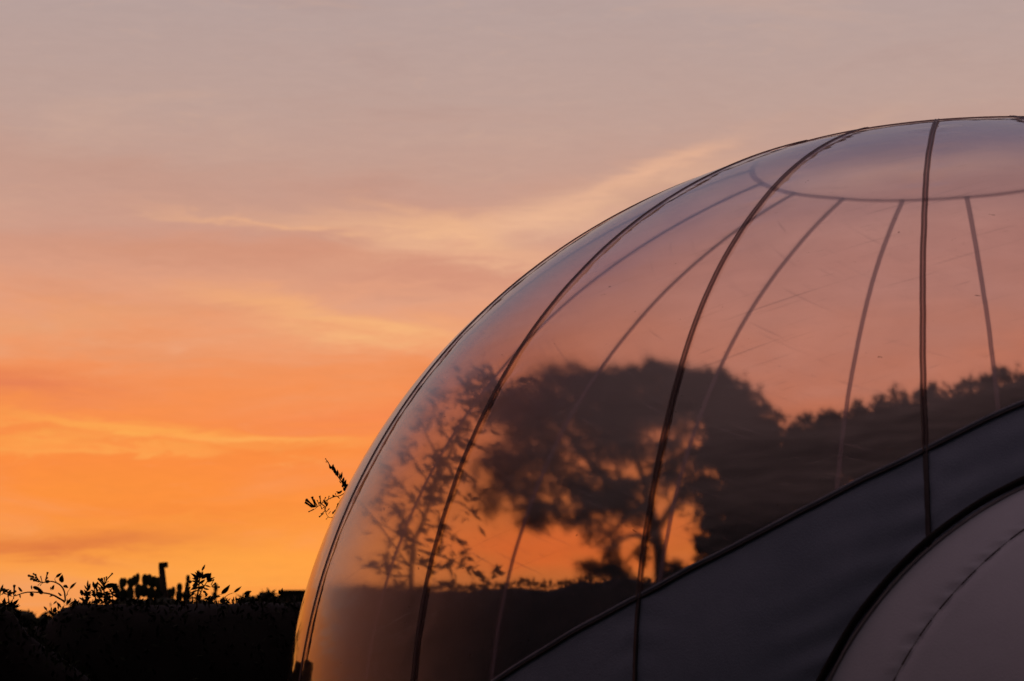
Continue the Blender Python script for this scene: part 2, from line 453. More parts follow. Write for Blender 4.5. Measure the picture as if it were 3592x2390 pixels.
# clear gores, fabric gores, ribs
rng = random.Random(4)
NU, NTT = 28, 170
for i in range(18):
    u0, u1 = RIBS[i], RIBS[i + 1]
    V, UV, F = [], [], []
    low = [max(t_edge(u0 + (u1 - u0) * a / NU), T_BASE) for a in range(NU + 1)]
    for a in range(NU + 1):
        f = a / NU; u = R_(u0 + (u1 - u0) * f)
        for b in range(NTT + 1):
            t = low[a] + (T_RING - low[a]) * b / NTT
            wd_ = R_(u1 - u0) * RAD * max(math.cos(t), .2)
            off = 0.004 * max(0, math.sin(math.pi * f)) ** 0.8 * min(1, (T_RING - t) * 5)
            for e_ in (0.0, 1.0):                  # the sheet gathers along the welds
                ed = abs(f - e_) * wd_
                rb = (i + int(e_)) % 18
                pk = noise.noise(Vector((t * 26, rb * 7.1, 0))) + .6 * noise.noise(Vector((t * 60, rb * 3.3, 2)))
                off += .0032 * pk * math.exp(-(ed / .045) ** 2) * (1 - math.exp(-(ed / .014) ** 2))
            off += .0016 * noise.noise(Vector((u * 5, t * 7, 1.7))) * math.sin(math.pi * f)
            V.append(dome(u, t, off)); UV.append((u * RAD, t * RAD))
    for a in range(NU):
        for b in range(NTT):
            q = a * (NTT + 1) + b
            F.append((q, q + NTT + 1, q + NTT + 2, q + 1))
    link('clear_gore', mesh('clear_gore', rel(V, tent), F, uv=UV), 'clear', tent)
    if max(low) > T_BASE:
        nv, nu = 200, 60
        V, F = [], []
        for a in range(nu + 1):
            f = a / nu; ud = u0 + (u1 - u0) * f; u = R_(ud)
            te = max(t_edge(ud), T_BASE + .004)
            for b in range(nv + 1):
                t = T_BASE - .004 + (te - T_BASE + .004) * b / nv
                p = dome(u, t)
                d, an = arch_dist(p)
                off = 0.004 * max(0, math.sin(math.pi * f)) ** 0.8
                # gathers: folds running off the tunnel seam
                wr = math.exp(-(max(d, 0) / 0.13) ** 1.5)
                ph = (p.z * .93 - p.x * .36) * 84 + 1.6 * noise.noise(Vector((an * 5, d * 4, 0)))
                amp = 0.5 + 0.7 * noise.noise(Vector((an * 7, d * 3, 5)))
                off += 0.0042 * wr * max(amp, 0.05) * math.sin(ph)
                # puckers along the rib seams
                for e_ in (0.0, 1.0):
                    ed = abs(f - e_) * (u1 - u0) * math.pi / 180 * RAD
                    off += 0.0045 * math.exp(-(ed / 0.06) ** 2) * math.sin(t * 150 + ed * 30) * max(0, noise.noise(Vector((t * 6, e_ + i, 1))) + .3)
                V.append(p + dome_n(u, t) * off)
        for a in range(nu):
            for b in range(nv):
                q = a * (nv + 1) + b
                F.append((q, q + nv + 1, q + nv + 2, q + 1))
        fp = link('fabric_panel', mesh('fabric_panel', rel(V, tent), F), 'panel', tent)
        fp['label'] = 'dark grey opaque fabric lower panel'

def sweep(pts, nrm, profile, closed=False):
    """a strip with the given (sideways, outward) section along pts"""
    V, F = [], []
    n, m_ = len(pts), len(profile)
    for i in range(n):
        d = (pts[(i + 1) % n] if closed else pts[min(i + 1, n - 1)]) - (pts[i - 1] if (closed or i) else pts[0])
        d.normalize(); s = d.cross(nrm[i]).normalized()
        for a, h in profile: V.append(pts[i] + s * a + nrm[i] * h)
    for i in range(n if closed else n - 1):
        j = (i + 1) % n
        for k in range(m_ - 1):
            F.append((i * m_ + k, i * m_ + k + 1, j * m_ + k + 1, j * m_ + k))
    return V, F
def cords(wd, cord, base=0.001):
    """section of a weld: flat tape with a raised cord on either side"""
    P = [(-wd / 2, -base)]
    for c0 in (-wd * .27, wd * .27):
        for k in range(5):
            a = math.pi * k / 4
            P.append((c0 - cord * math.cos(a), base + cord * 1.1 * math.sin(a)))
    P.append((wd / 2, -base))
    return P
def wob(k, s):                                     # hand-made welds are never dead straight
    return R_(0.12) * noise.noise(Vector((s * 5.0, k * 3.7, 0))) + R_(0.05) * noise.noise(Vector((s * 22.0, k * 3.7, 4)))
for i in range(18):
    u = R_(RIBS[i])
    te = max(t_edge(RIBS[i]), T_BASE)
    ts = [te + (T_RING - te) * k / 90 for k in range(91)]
    pts = [dome(u + wob(i, t), t, 0.0035) for t in ts]; nr = [dome_n(u, t) for t in ts]
    V, F = sweep(pts, nr, cords(0.0155, 0.0026))
    me = mesh('rib', rel(V, tent), F); me.materials.append(M['weld']); me.materials.append(M['tape'])
    for q, p in enumerate(me.polygons):
        if q % 11 in (0, 5, 10): p.material_index = 1
    link('rib', me, None, tent)
    if te > T_BASE + .02:
        ts = [T_BASE + (te - T_BASE) * k / 60 for k in range(61)]
        pts = [dome(u + wob(i, t), t, 0.003) for t in ts]; nr = [dome_n(u, t) for t in ts]
        V, F = sweep(pts, nr, [(-.006, -.002), (-.004, .0008), (.001, .001), (.002, .0035), (.0055, .0035), (.0065, -.002)])
        link('seam', mesh('seam', rel(V, tent), F), 'seam', tent)
# crown ring and cap
us = [2 * math.pi * k / 96 for k in range(96)]
pts = [dome(u, T_RING + .004 * noise.noise(Vector((math.cos(u) * 3, math.sin(u) * 3, 0))), .002) for u in us]; nr = [dome_n(u, T_RING) for u in us]
V, F = sweep(pts, nr, cords(0.018, 0.0022), True)
link('crown_ring', mesh('crown_ring', rel(V, tent), F), 'ring', tent)
V, UV, F = [dome(0, math.pi / 2 - 1e-6, -.004)], [(0, 0)], []
for k in range(1, 13):
    for u in us:
        t = math.pi / 2 - (math.pi / 2 - T_RING) * k / 12
        V.append(dome(u, t, -.004 * (1 - k / 12))); UV.append((math.cos(u) * k * .05, math.sin(u) * k * .05))
n96 = 96
for j in range(n96): F.append((0, 1 + j, 1 + (j + 1) % n96))
for k in range(11):
    for j in range(n96):
        a = 1 + k * n96
        F.append((a + j, a + n96 + j, a + n96 + (j + 1) % n96, a + (j + 1) % n96))
link('crown_panel', mesh('crown_panel', rel(V, tent), F, uv=UV), 'clear', tent)
# trim along the top of the dark panel: pale fold above, dark cord below
uu = [196 + (352 - 196) * k / 240 for k in range(241)]
uu = [u for u in uu if t_edge(u) > T_BASE]
pts = [dome(R_(u), t_edge(u) + .0012 * noise.noise(Vector((u * .35, 0, 0))), .0035 + bulge(u, t_edge(u))) for u in uu]; nr = [dome_n(R_(u), t_edge(u)) for u in uu]
V, F = sweep(pts, nr, [(-.0125, -.006), (-.011, .001), (-.007, .0025), (-.002, .001), (.0, -.006)][::1])
e1 = link('edge_trim', mesh('edge_trim', rel(V, tent), F), 'edge', tent)
V, F = tube([p - n * .001 for p, n in zip(pts, nr)], .0032, 6)
link('edge_cord', mesh('edge_cord', rel(V, tent), F), 'seam', tent)
# floor
V = [dome(R_(u), T_BASE) for u in range(0, 360, 6)]
V = [Vector((v.x, v.y, .02)) for v in V]
V2 = [Vector((v.x, v.y, -.02)) for v in V]
n = len(V)
F = [tuple(range(n))] + [(k, n + k, n + (k + 1) % n, (k + 1) % n) for k in range(n)]
link('floor_sheet', mesh('floor_sheet', rel(V + V2, tent), F, False), 'sheet', tent)

# vestibule
AX = Vector((0.64, -0.77, -0.05)).normalized()
def tun(k, s):
    p = ARCH[k]
    cx = Vector((ARC_X, p.y, max(min(p.z, ARC_Z), 0.02)))
    sh = 0.06 * (1 - math.exp(-s / .35)) + .03 * s
    return p + AX * s * (1 if p.z > .1 else 1) + (cx - p) * sh
V, F = [], []
ss = [0.0, .006, .015, .03, .05, .08, .10, .115, .125, .131, .137, .142, .146, .150, .154, .165, .19, .24, .3, .4, .52, .66, .8, 1.0, 1.25, 1.5, 1.8]
na = len(ARCH)
for s in ss:
    for k in range(na):
        p = tun(k, s)
        a = k / na
        groove = -0.006 * math.exp(-((s - .150) / .007) ** 2)
        w1 = .5 + .5 * math.sin(k * 2.0 * math.pi / 2.9 * .93 + noise.noise(Vector((k * .13, 0, 3))) * 4)
        puck = -0.016 * w1 ** 3 * (.6 + .8 * noise.noise(Vector((k * .3, 9, 3)))) * (math.exp(-((s - .138) / .012) ** 2))
        c0 = Vector((ARC_X, p.y, ARC_Z)) + AX * s
        o_ = (p - c0); o_.y = 0; o_.normalize()
        V.append(p + o_ * (groove + puck + .012 * noise.noise(Vector((p.x * 1.5, p.y * 1.5, p.z * 1.5)))* min(1, s * 4)))
for i in range(len(ss) - 1):
    for k in range(na - 1):
        F.append((i * na + k, (i + 1) * na + k, (i + 1) * na + k + 1, i * na + k + 1))
vest = link('entrance_tunnel', mesh('entrance_tunnel', rel(V, tent), F), 'tunnel', tent)
vest['label'] = 'pale grey fabric entrance tunnel'
def arch_line(s, off, wig=0.0, sd_=0):
    out = []
    fine = [tun(k, s) for k in range(na)]
    for j, p in enumerate(fine):
        c0 = Vector((ARC_X, p.y, min(p.z, ARC_Z))) + AX * s
        o_ = p - c0; o_.y = 0
        if o_.length > 1e-4: o_.normalize()
        out.append(p + o_ * (off + wig * noise.noise(Vector((j * .08, sd_, 0)))) + Vector((0, -.004, 0)))
    return out
l1 = arch_line(0.0, .012, .004, 1)
V, F = tube(l1, [.0085 + .0025 * noise.noise(Vector((j * .05, 7, 0))) for j in range(len(l1))], 8)
link('piping', mesh('piping', rel(V, tent), F), 'black', tent)
l2 = arch_line(0.006, -.016, .006, 2)
V, F = tube(l2, [max(.0015, .0058 + .006 * noise.noise(Vector((j * .09, 3, 0)))) for j in range(len(l2))], 8)
link('piping', mesh('piping', rel(V, tent), F), 'black', tent)
l3 = arch_line(0.003, -.002, .002, 3)
V, F = tube(l3, .0048, 6)
link('piping_core', mesh('piping_core', rel(V, tent), F), 'strip', tent)
l4 = arch_line(0.150, -.0035, .002, 4)
V, F = merge([tube(l4[q:q + 4], .0019, 5) for q in range(0, len(l4) - 4, 5)] + [tube(l4, .0008, 4)])
st = link('stitch_line', mesh('stitch_line', rel(V, vest and tent), F), 'seam', vest)

# ------------------------------------------------------------------ vegetation helpers
def leaf_mesh(name, L, W, curl=0.15, droop=0.1):
    V, F = [], []
    n = 6
    for i in range(n + 1):
        f = i / n
        wd = W / 2 * math.sin(math.pi * min(1, f ** .8)) if 0 < i < n else 0.0004
        z = -droop * L * f * f
        V += [(-wd, L * f, z + curl * wd), (0, L * f, z), (wd, L * f, z + curl * wd)]
    for i in range(n):
        a = i * 3
        F += [(a, a + 1, a + 4, a + 3), (a + 1, a + 2, a + 5, a + 4)]
    me = mesh(name, V, F); me.materials.append(M['leaf'])
    return me
LEAF = [leaf_mesh('leaf', 1.0, .32), leaf_mesh('leaf', 1.0, .38, .25, .1), leaf_mesh('leaf', 1.0, .27, .1, -.06)]
def bud_mesh():
    pts = [Vector((0, f, 0)) for f in (0, .15, .55, .85, 1.0)]
    V, F = tube(pts, [.04, .07, .06, .085, .125], 6)
    me = mesh('flower_bud', V, F); me.materials.append(M['leaf']); return me
BUD = bud_mesh()
def orient(d, roll):
    y = d.normalized()                       # blade along d, its face towards the garden (-Y), then rolled
    z = Vector((0, -1, 0)) - y * (-y.y)
    if z.length < .05: z = Vector((0, 0, 1)) - y * y.z
    z.normalize(); x = y.cross(z)
    m3 = Matrix((x, y, z)).transposed()
    return m3.to_quaternion() @ Matrix.Rotation(roll, 4, 'Y').to_quaternion()
def add_leaf(root, pos, d, L, roll, me=None, name='leaf'):
    o = bpy.data.objects.new(name, me or rng.choice(LEAF))
    col.objects.link(o); o.parent = root
    o.location = Vector(pos) - Vector(root.location)
    o.rotation_mode = 'QUATERNION'; o.rotation_quaternion = orient(d, roll)
    o.scale = (L, L, L)
    return o
def stem(root, pts, r0, r1, n=5, name='stem', mat='bark'):
    P = spline(pts, n); m_ = len(P)
    V, F = tube(P, [r0 + (r1 - r0) * k / (m_ - 1) for k in range(m_)], 6)
    link(name, mesh(name, rel(V, root), F), mat, root)
    return P
def sprig(root, pts, Y, r0, leaves, buds=(), jit=0.02):
    """a twig through print points, leaves given by (x0,y0,x1,y1): base to tip"""
    P3 = [at(x, y, Y + rng.uniform(-jit, jit)) for x, y in pts]
    if len(P3) > 1: stem(root, P3, r0 * 1.25, r0 * .6)
    for lf, nm in [(l, 'leaf') for l in leaves] + [(b, 'flower_bud') for b in buds]:
        a = at(lf[0], lf[1], Y + rng.uniform(-jit, jit)); b = at(lf[2], lf[3], Y + rng.uniform(-jit * 2, jit * 2))
        L = (b - a).length
        if nm == 'leaf': add_leaf(root, a, b - a, L * 1.03, rng.uniform(-.75, .75))
        else: add_leaf(root, a, b - a, L, 0, BUD, 'flower_bud')

def foliage(blobs, size, name, parent, mat='leaf_far', seed=1, core=0.0, kind=True, tufts=True):
    """leaf-sized faces through a set of ellipsoids (centre, radii, number), in loose clumps"""
    rg = random.Random(seed)
    V, F = [], []
    main_ = list(blobs)
    for cpt, rad, cnt in main_:                    # loose tufts round the edge make the outline ragged
        if cnt < 700 or not tufts: continue
        for _ in range(16):
            a = rg.uniform(-.2, math.pi + .2) if rg.random() < .7 else rg.uniform(0, 6.28)
            f = rg.uniform(.85, 1.12)
            q = Vector(cpt) + Vector((math.cos(a) * rad[0] * f, rg.uniform(-.5, .5) * rad[1], math.sin(a) * rad[2] * f))
            k = rg.uniform(.07, .20)
            blobs = blobs + [(q, (rad[0] * k, rad[1] * k, rad[2] * k * rg.uniform(1.0, 2.2)), int(cnt * .010) + 8)]
    for cpt, rad, cnt in blobs:
        cpt = Vector(cpt)
        nclump = max(4, cnt // 40)
        cl = []
        for _ in range(nclump):
            while True:
                q = Vector((rg.uniform(-1, 1), rg.uniform(-1, 1), rg.uniform(-1, 1)))
                if .2 < q.length < 1: break
            q = q * (0.55 + .45 * rg.random())
            cl.append(q)
        for _ in range(cnt):
            q = rg.choice(cl) + Vector((rg.gauss(0, .17), rg.gauss(0, .17), rg.gauss(0, .17)))
            p = cpt + Vector((q.x * rad[0], q.y * rad[1], q.z * rad[2]))
            d = Vector((rg.gauss(0, 1), rg.gauss(0, 1), rg.gauss(-.2, .8))).normalized()
            s = d.cross(Vector((rg.gauss(0, 1), rg.gauss(0, 1), rg.gauss(0, 1)))).normalized()
            L = size * rg.uniform(.6, 1.35); W = L * rg.uniform(.28, .45)
            o = len(V)
            V += [p, p + d * L * .5 + s * W * .5, p + d * L, p + d * L * .5 - s * W * .5]
            F.append((o, o + 1, o + 2, o + 3))
    if core:
        for cpt, rad, cnt in main_:
            o = len(V); cpt = Vector(cpt)
            nu, nv = 14, 9
            for a in range(nv + 1):
                th = math.pi * a / nv
                for b in range(nu):
                    ph = 2 * math.pi * b / nu
                    d = Vector((math.sin(th) * math.cos(ph), math.sin(th) * math.sin(ph), math.cos(th)))
                    k = core * (1 + .28 * noise.noise(d * 2.2 + cpt))
                    V.append(cpt + Vector((d.x * rad[0] * k, d.y * rad[1] * k, d.z * rad[2] * k)))
            for a in range(nv):
                for b in range(nu):
                    b2 = (b + 1) % nu
                    F.append((o + a * nu + b, o + a * nu + b2, o + (a + 1) * nu + b2, o + (a + 1) * nu + b))
    ob = link(name, mesh(name, rel(V, parent), F, False), mat, parent)
    if kind: ob['kind'] = 'stuff'
    return ob
def blob(xv, yv, rx, ry, Y, cnt, depth=None, dY=0.0):
    k = mpp(Y)
    return (at(xv, yv, Y + dY), (rx * k, (depth or (rx + ry) / 2 * k), ry * k), cnt)

# ------------------------------------------------------------------ hedges behind the tent
def hedge(name, label, prof, Y, thick, seed, leafsize, per_m):
    x0, x1 = at(prof[0][0], 1400, Y).x, at(prof[-1][0], 1400, Y).x
    root = thing(name, label, 'hedge', ((x0 + x1) / 2, Y, 0))
    rg = random.Random(seed)
    W = [(at(x, y, Y).x, at(x, y, Y).z) for x, y in prof]
    def top(x):
        for (a, h), (b, k) in zip(W, W[1:]):
            if x <= b: return h + (k - h) * (x - a) / max(b - a, 1e-6)
        return W[-1][1]
    # dense lumpy body a little below the outline, self-shade put into its colour
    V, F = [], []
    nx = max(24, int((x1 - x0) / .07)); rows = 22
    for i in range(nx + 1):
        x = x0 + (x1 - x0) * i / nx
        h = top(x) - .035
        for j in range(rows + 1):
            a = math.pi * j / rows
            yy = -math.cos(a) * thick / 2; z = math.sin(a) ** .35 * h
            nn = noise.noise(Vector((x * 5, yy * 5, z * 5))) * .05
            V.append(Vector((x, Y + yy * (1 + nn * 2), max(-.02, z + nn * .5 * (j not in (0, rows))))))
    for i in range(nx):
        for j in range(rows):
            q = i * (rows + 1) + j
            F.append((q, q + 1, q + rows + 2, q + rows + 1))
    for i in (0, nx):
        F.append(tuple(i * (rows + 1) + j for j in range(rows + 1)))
    link('shade_core', mesh('shade_core', rel(V, root), F), 'hedge_shade', root)
    V, F = [], []
    for _ in range(int((x1 - x0) * per_m)):
        x = rg.uniform(x0, x1); h = top(x)
        a = math.pi * rg.random() ** .9 if rg.random() < .5 else rg.gauss(math.pi / 2, .5)
        a = min(max(a, .1), math.pi - .1)
        p = Vector((x, Y - math.cos(a) * thick / 2 * 1.02, math.sin(a) ** .35 * (h - .03)))
        d = Vector((rg.gauss(0, .8), -math.cos(a) + rg.gauss(0, .5), math.sin(a) * .9 + rg.gauss(0, .6))).normalized()
        s = d.cross(Vector((rg.gauss(0, 1), rg.gauss(0, 1), rg.gauss(0, 1)))).normalized()
        L = leafsize * rg.uniform(.6, 1.2); Wd = L * rg.uniform(.3, .45); o = len(V)
        V += [p, p + d * L * .5 + s * Wd * .5, p + d * L, p + d * L * .5 - s * Wd * .5]; F.append((o, o + 1, o + 2, o + 3))
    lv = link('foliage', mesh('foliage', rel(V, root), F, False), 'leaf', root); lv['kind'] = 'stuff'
    return root
hedge('garden_hedge', 'long black silhouetted garden hedge running behind the clear tent', [
    (-260, 1450), (-60, 1446), (40, 1432), (100, 1422), (118, 1408), (135, 1392), (150, 1378), (200, 1374), (260, 1372), (330, 1373), (420, 1372), (500, 1372),
    (560, 1372), (620, 1368), (640, 1372), (700, 1366), (760, 1352), (800, 1362), (850, 1346), (890, 1356), (930, 1338), (985, 1350), (1030, 1336), (1075, 1346), (1130, 1334), (1165, 1342), (1215, 1326), (1250, 1338), (1300, 1336), (1345, 1322), (1390, 1334), (1430, 1316), (1500, 1330), (1560, 1312), (1620, 1322), (1700, 1310), (2000, 1310), (2400, 1300), (2500, 1330)], 11.6, .9, 3, .035, 1700)
hedge('low_hedge', 'clipped end of a hedge left of the gap, with leafy shoots on top', [
    (-420, 1365), (-250, 1352), (-100, 1362), (-30, 1372), (0, 1378), (22, 1378), (34, 1388), (46, 1412), (70, 1440), (110, 1470), (170, 1520), (260, 1600)], 10.75, .7, 7, .04, 1500)

# dim bushes further off, out of focus
def bush(label, blobs, Y, seed, size, group=None):
    bl = [blob(x, y, rx, ry, Y, n) for x, y, rx, ry, n in blobs]
    c0 = sum((b[0] for b in bl), Vector()) / len(bl)
    root = thing('round_bush', label, 'bush', (c0.x, Y, 0), group)
    zmin = min(b[0].z for b in bl)
    stem(root, [(c0.x, Y, -.05), (c0.x + .05, Y, zmin * .5), (c0.x, Y, zmin)], .09, .05, 4, 'trunk')
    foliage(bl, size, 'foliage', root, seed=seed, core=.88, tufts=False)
    return root
bush('blurred dark bush sloping down into the gap between the hedges', [(10, 1450, 70, 64, 900), (62, 1452, 46, 47, 700), (-90, 1440, 90, 75, 900), (105, 1470, 40, 58, 500), (20, 1560, 120, 90, 700)], 32, 21, .10)
bush('blurred rounded bush beside the flat roof, behind the hedge', [(612, 1402, 42, 42, 900), (575, 1410, 36, 40, 700), (640, 1412, 32, 42, 500), (600, 1480, 70, 60, 500)], 32, 22, .09)
bush('blurred low bush under the prickly pear', [(300, 1420, 70, 48, 900), (380, 1420, 70, 48, 900), (470, 1425, 70, 48, 900), (200, 1430, 70, 44, 700), (360, 1500, 130, 60, 600)], 33, 23, .09)

# flat-roofed hut far behind
hx0, hz = at(655, 1366, 46), at(655, 1366, 46).z
hx1 = at(1000, 1366, 46)
root = thing('flat_roof_hut', 'far flat roofed hut just clearing the hedge beside the tent edge', 'hut', ((hx0.x + hx1.x) / 2, 47.5, 0))
def box(x0, x1, y0, y1, z0, z1):
    V = [Vector((x, y, z)) for z in (z0, z1) for y in (y0, y1) for x in (x0, x1)]
    F = [(0, 2, 3, 1), (4, 5, 7, 6), (0, 1, 5, 4), (2, 6, 7, 3), (0, 4, 6, 2), (1, 3, 7, 5)]
    return V, F
V, F = box(hx0.x + .12, hx1.x, 46.1, 49, -.02, hz - .14); link('wall', mesh('wall', rel(V, root), F, False), 'plaster', root)
V, F = box(hx0.x - .05, hx1.x + .15, 45.9, 49.2, hz - .14, hz + .02); rf = link('roof', mesh('roof', rel(V, root), F, False), 'plaster', root)
V, F = box(hx0.x - .08, hx1.x + .18, 45.86, 49.24, hz + .0205, hz + .05); link('coping', mesh('coping', rel(V, root), F, False), 'plaster', rf)

# leaning post with a short square head
PY = 34.5
root = thing('leaning_post', 'thin leaning post with a short square head beside the prickly pear', 'post', (at(379, 1380, PY).x, PY, 0))
b0, b1 = at(379, 1375, PY), at(371.5, 1303, PY)
d = (b1 - b0).normalized(); foot = b0 - d * (b0.z / d.z)
V, F = tube([foot, b0, b1], [.05, .047, .040], 10); link('pole', mesh('pole', rel(V, root), F), 'post', root)
k = mpp(PY); h0 = at(375.5, 1302, PY)
V, F = box(-9.5 * k, 10.5 * k, -.05, .05, -5 * k, 6.5 * k)
rt = Matrix.Rotation(R_(-2), 3, 'Y')
V = [rt @ v + h0 for v in V]
V[5] += Vector((0, 0, 1.0 * k)); V[7] += Vector((0, 0, 1.0 * k))
hd = link('head', mesh('head', rel(V, root), F, False), 'post', root)
bm = bmesh.new(); bm.from_mesh(hd.data); bmesh.ops.bevel(bm, geom=bm.edges[:], offset=.006, segments=2, affect='EDGES'); bm.to_mesh(hd.data); bm.free()

# prickly pear: flat pads growing one out of another
def pad_mesh():
    V, F = [], []
    nu, nv = 14, 9
    for a in range(nv + 1):
        th = math.pi * a / nv
        for b in range(nu):
            ph = 2 * math.pi * b / nu
            z = -math.cos(th)
            egg = 1.0 + .16 * z
            V.append((math.sin(th) * math.cos(ph) * .5 * egg, math.sin(th) * math.sin(ph) * .13, (z + 1) / 2))
    for a in range(nv):
        for b in range(nu):
            b2 = (b + 1) % nu
            F.append((a * nu + b, a * nu + b2, (a + 1) * nu + b2, (a + 1) * nu + b))
    me = mesh('pad', V, F); me.materials.append(M['cactus']); return me
PAD = pad_mesh()
def prickly(label, pads, Y, group):
    k = mpp(Y)
    cx_ = sum(p[0] for p in pads) / len(pads)
    root = thing('prickly_pear', label, 'cactus', (at(cx_, 1400, Y).x, Y, 0), group)
    low = at(cx_, 1420, Y)
    stem(root, [(low.x, Y, -.05), (low.x + .1, Y + .1, 1.0), (low.x - .05, Y, 2.0), tuple(low)], .13, .1, 4, 'trunk', 'cactus')
    for x, y, wd, ht, ang in pads:               # base point, width, height, lean
        o = bpy.data.objects.new('pad', PAD); col.objects.link(o); o.parent = root
        o.location = at(x, y, Y + rng.uniform(-.15, .15)) - Vector(root.location)
        o.rotation_euler = (0, R_(ang), rng.uniform(-.6, .6)); o.scale = (wd * k, wd * k, ht * k)
    return root
prickly('blurred prickly pear clump just left of the leaning post', [
    (281, 1362, 16, 32, -4), (286, 1352, 15, 22, 0), (302, 1356, 17, 26, -6), (309, 1350, 14, 26, 2), (316, 1346, 12, 27, 2), (318, 1380, 20, 36, 0), (300, 1385, 22, 36, -3),
    (285, 1388, 20, 34, -5), (334, 1352, 16, 31, -2), (342, 1350, 15, 29, 4), (331, 1376, 20, 32, 0), (349, 1362, 16, 36, 6), (356, 1352, 14, 26, 0), (346, 1385, 22, 34, 2),
    (364, 1364, 16, 36, -2), (367, 1346, 11, 20, 8), (362, 1388, 20, 36, 3), (273, 1380, 14, 38, -14), (388, 1380, 14, 26, 6), (397, 1378, 12, 28, 4)], 34.8, 'prickly pear clumps')
prickly('small blurred prickly pear between the leaning post and the leafy shoot', [
    (413, 1366, 14, 24, 0), (412, 1384, 16, 26, 0), (430, 1360, 11, 22, 4), (433, 1345, 12, 22, -4), (432, 1382, 14, 26, 0),
    (424, 1384, 14, 24, 8), (496, 1366, 11, 23, 2), (494, 1384, 14, 22, 0)], 34.2, 'prickly pear clumps')

# ------------------------------------------------------------------ shoots growing out of the hedge
SY = 11.0
def zc(pts):            # points read on the enlarged strip
    return [tuple(v * .34798 + (1246.8 if i % 2 else 0) for i, v in enumerate(q)) for q in pts]
def shoot(name, label, x, Y=SY):
    return thing(name, label, 'shoot', (at(x, 1400, Y).x, Y, 2.0))
r = shoot('arching_shoot', 'arching shoot with scattered single leaves and a budding tip over the hedge gap', 145)
sprig(r, zc([(430, 400), (395, 378), (340, 350), (270, 338), (190, 335), (140, 345), (100, 360)]), SY, .0035,
      zc([(150, 330, 112, 302), (215, 300, 270, 318), (225, 345, 190, 358), (350, 360, 325, 356), (410, 355, 378, 342), (375, 392, 352, 418), (285, 345, 250, 320), (130, 348, 135, 375), (210, 318, 206, 292)]))
sprig(r, zc([(432, 392), (425, 330), (400, 290), (360, 268), (320, 264), (280, 272), (262, 262), (240, 250)]), SY, .003,
      zc([(330, 268, 292, 262), (368, 238, 408, 208), (405, 272, 410, 226), (420, 290, 448, 304), (345, 320, 355, 290), (335, 300, 338, 322), (460, 315, 503, 268)]),
      zc([(300, 262, 315, 204), (258, 262, 230, 215), (262, 262, 236, 236), (262, 268, 222, 258), (270, 272, 250, 290), (280, 270, 268, 230), (240, 245, 215, 240), (225, 232, 190, 226), (235, 226, 222, 214), (245, 250, 238, 216), (300, 260, 312, 240), (285, 270, 265, 292), (250, 255, 205, 248), (228, 240, 200, 232)]))
sprig(r, zc([(372, 268), (362, 250), (372, 235)]), SY, .0012, [])
sprig(r, zc([(440, 360), (450, 330), (465, 312)]), SY, .0014, zc([(448, 352, 440, 345)]))
r = shoot('drooping_sprig', 'tiny drooping sprig low in the hedge gap', 108)
sprig(r, zc([(375, 470), (345, 462), (318, 462), (305, 450)]), SY, .0015, zc([(310, 458, 290, 424), (338, 465, 345, 432), (360, 465, 365, 440)]))
r = shoot('leafy_shoots', 'leafy shoots topping the hedge end left of the gap', 12)
sprig(r, zc([(-20, 420), (-5, 370), (5, 320)]), 10.9, .003, zc([(0, 340, 22, 285), (-5, 345, -20, 300), (8, 330, 45, 318), (15, 345, 60, 312), (20, 340, 40, 305), (5, 355, 35, 335)]))
sprig(r, zc([(60, 420), (55, 370), (50, 330)]), 10.9, .003, zc([(52, 345, 78, 318), (55, 350, 90, 335), (50, 340, 30, 318), (56, 360, 85, 355), (48, 350, 20, 340), (60, 358, 40, 345)]), zc([(92, 352, 95, 292), (88, 350, 100, 330)]))
sprig(r, zc([(90, 380), (92, 350)]), 10.9, .002, zc([(92, 360, 110, 350)]))
r = shoot('budding_shrub_tips', 'bushy budding shoots with one stalk leaning right, left of the prickly pear', 235)
rg2 = random.Random(12)
sprig(r, zc([(575, 420), (572, 350), (580, 300), (582, 275)]), SY, .003, zc([(578, 310, 584, 254), (575, 320, 556, 288), (576, 330, 598, 280), (574, 345, 555, 315), (572, 350, 600, 330)]))
sprig(r, zc([(640, 430), (630, 360), (622, 300)]), SY, .003, zc([(625, 310, 615, 262), (626, 315, 645, 270), (628, 330, 600, 320), (630, 350, 690, 350), (628, 345, 612, 335), (632, 340, 655, 315), (640, 370, 690, 365), (634, 360, 610, 350)]))
sprig(r, zc([(700, 430), (690, 350), (688, 300), (700, 270), (712, 245)]), SY, .003,
      zc([(690, 330, 665, 290), (690, 320, 712, 275), (690, 340, 720, 330), (692, 350, 735, 345), (688, 345, 660, 335), (694, 300, 770, 282), (700, 360, 740, 370), (692, 370, 670, 370), (690, 300, 680, 268)]),
      zc([(708, 250, 745, 210), (690, 300, 650, 245), (692, 292, 672, 250), (694, 285, 690, 238), (698, 280, 705, 232), (700, 275, 718, 262), (690, 310, 640, 270), (688, 318, 648, 300)]))
sprig(r, zc([(750, 430), (745, 370), (750, 320)]), SY, .003, zc([(748, 330, 785, 290), (748, 340, 790, 320), (747, 345, 720, 310), (746, 360, 785, 352), (748, 325, 760, 290), (746, 370, 715, 355), (748, 350, 795, 372)]))
for q in range(26):
    x = rg2.uniform(545, 800); y = rg2.uniform(335, 395); a = rg2.uniform(0, 6.28); L = rg2.uniform(25, 48)
    sprig(r, [], SY, .001, zc([(x, y, x + L * math.cos(a), y - abs(L * math.sin(a)) * .8)]))
r = shoot('upright_leafy_shoot', 'upright shoot with a fan of pointed leaves right of the leaning post', 460)
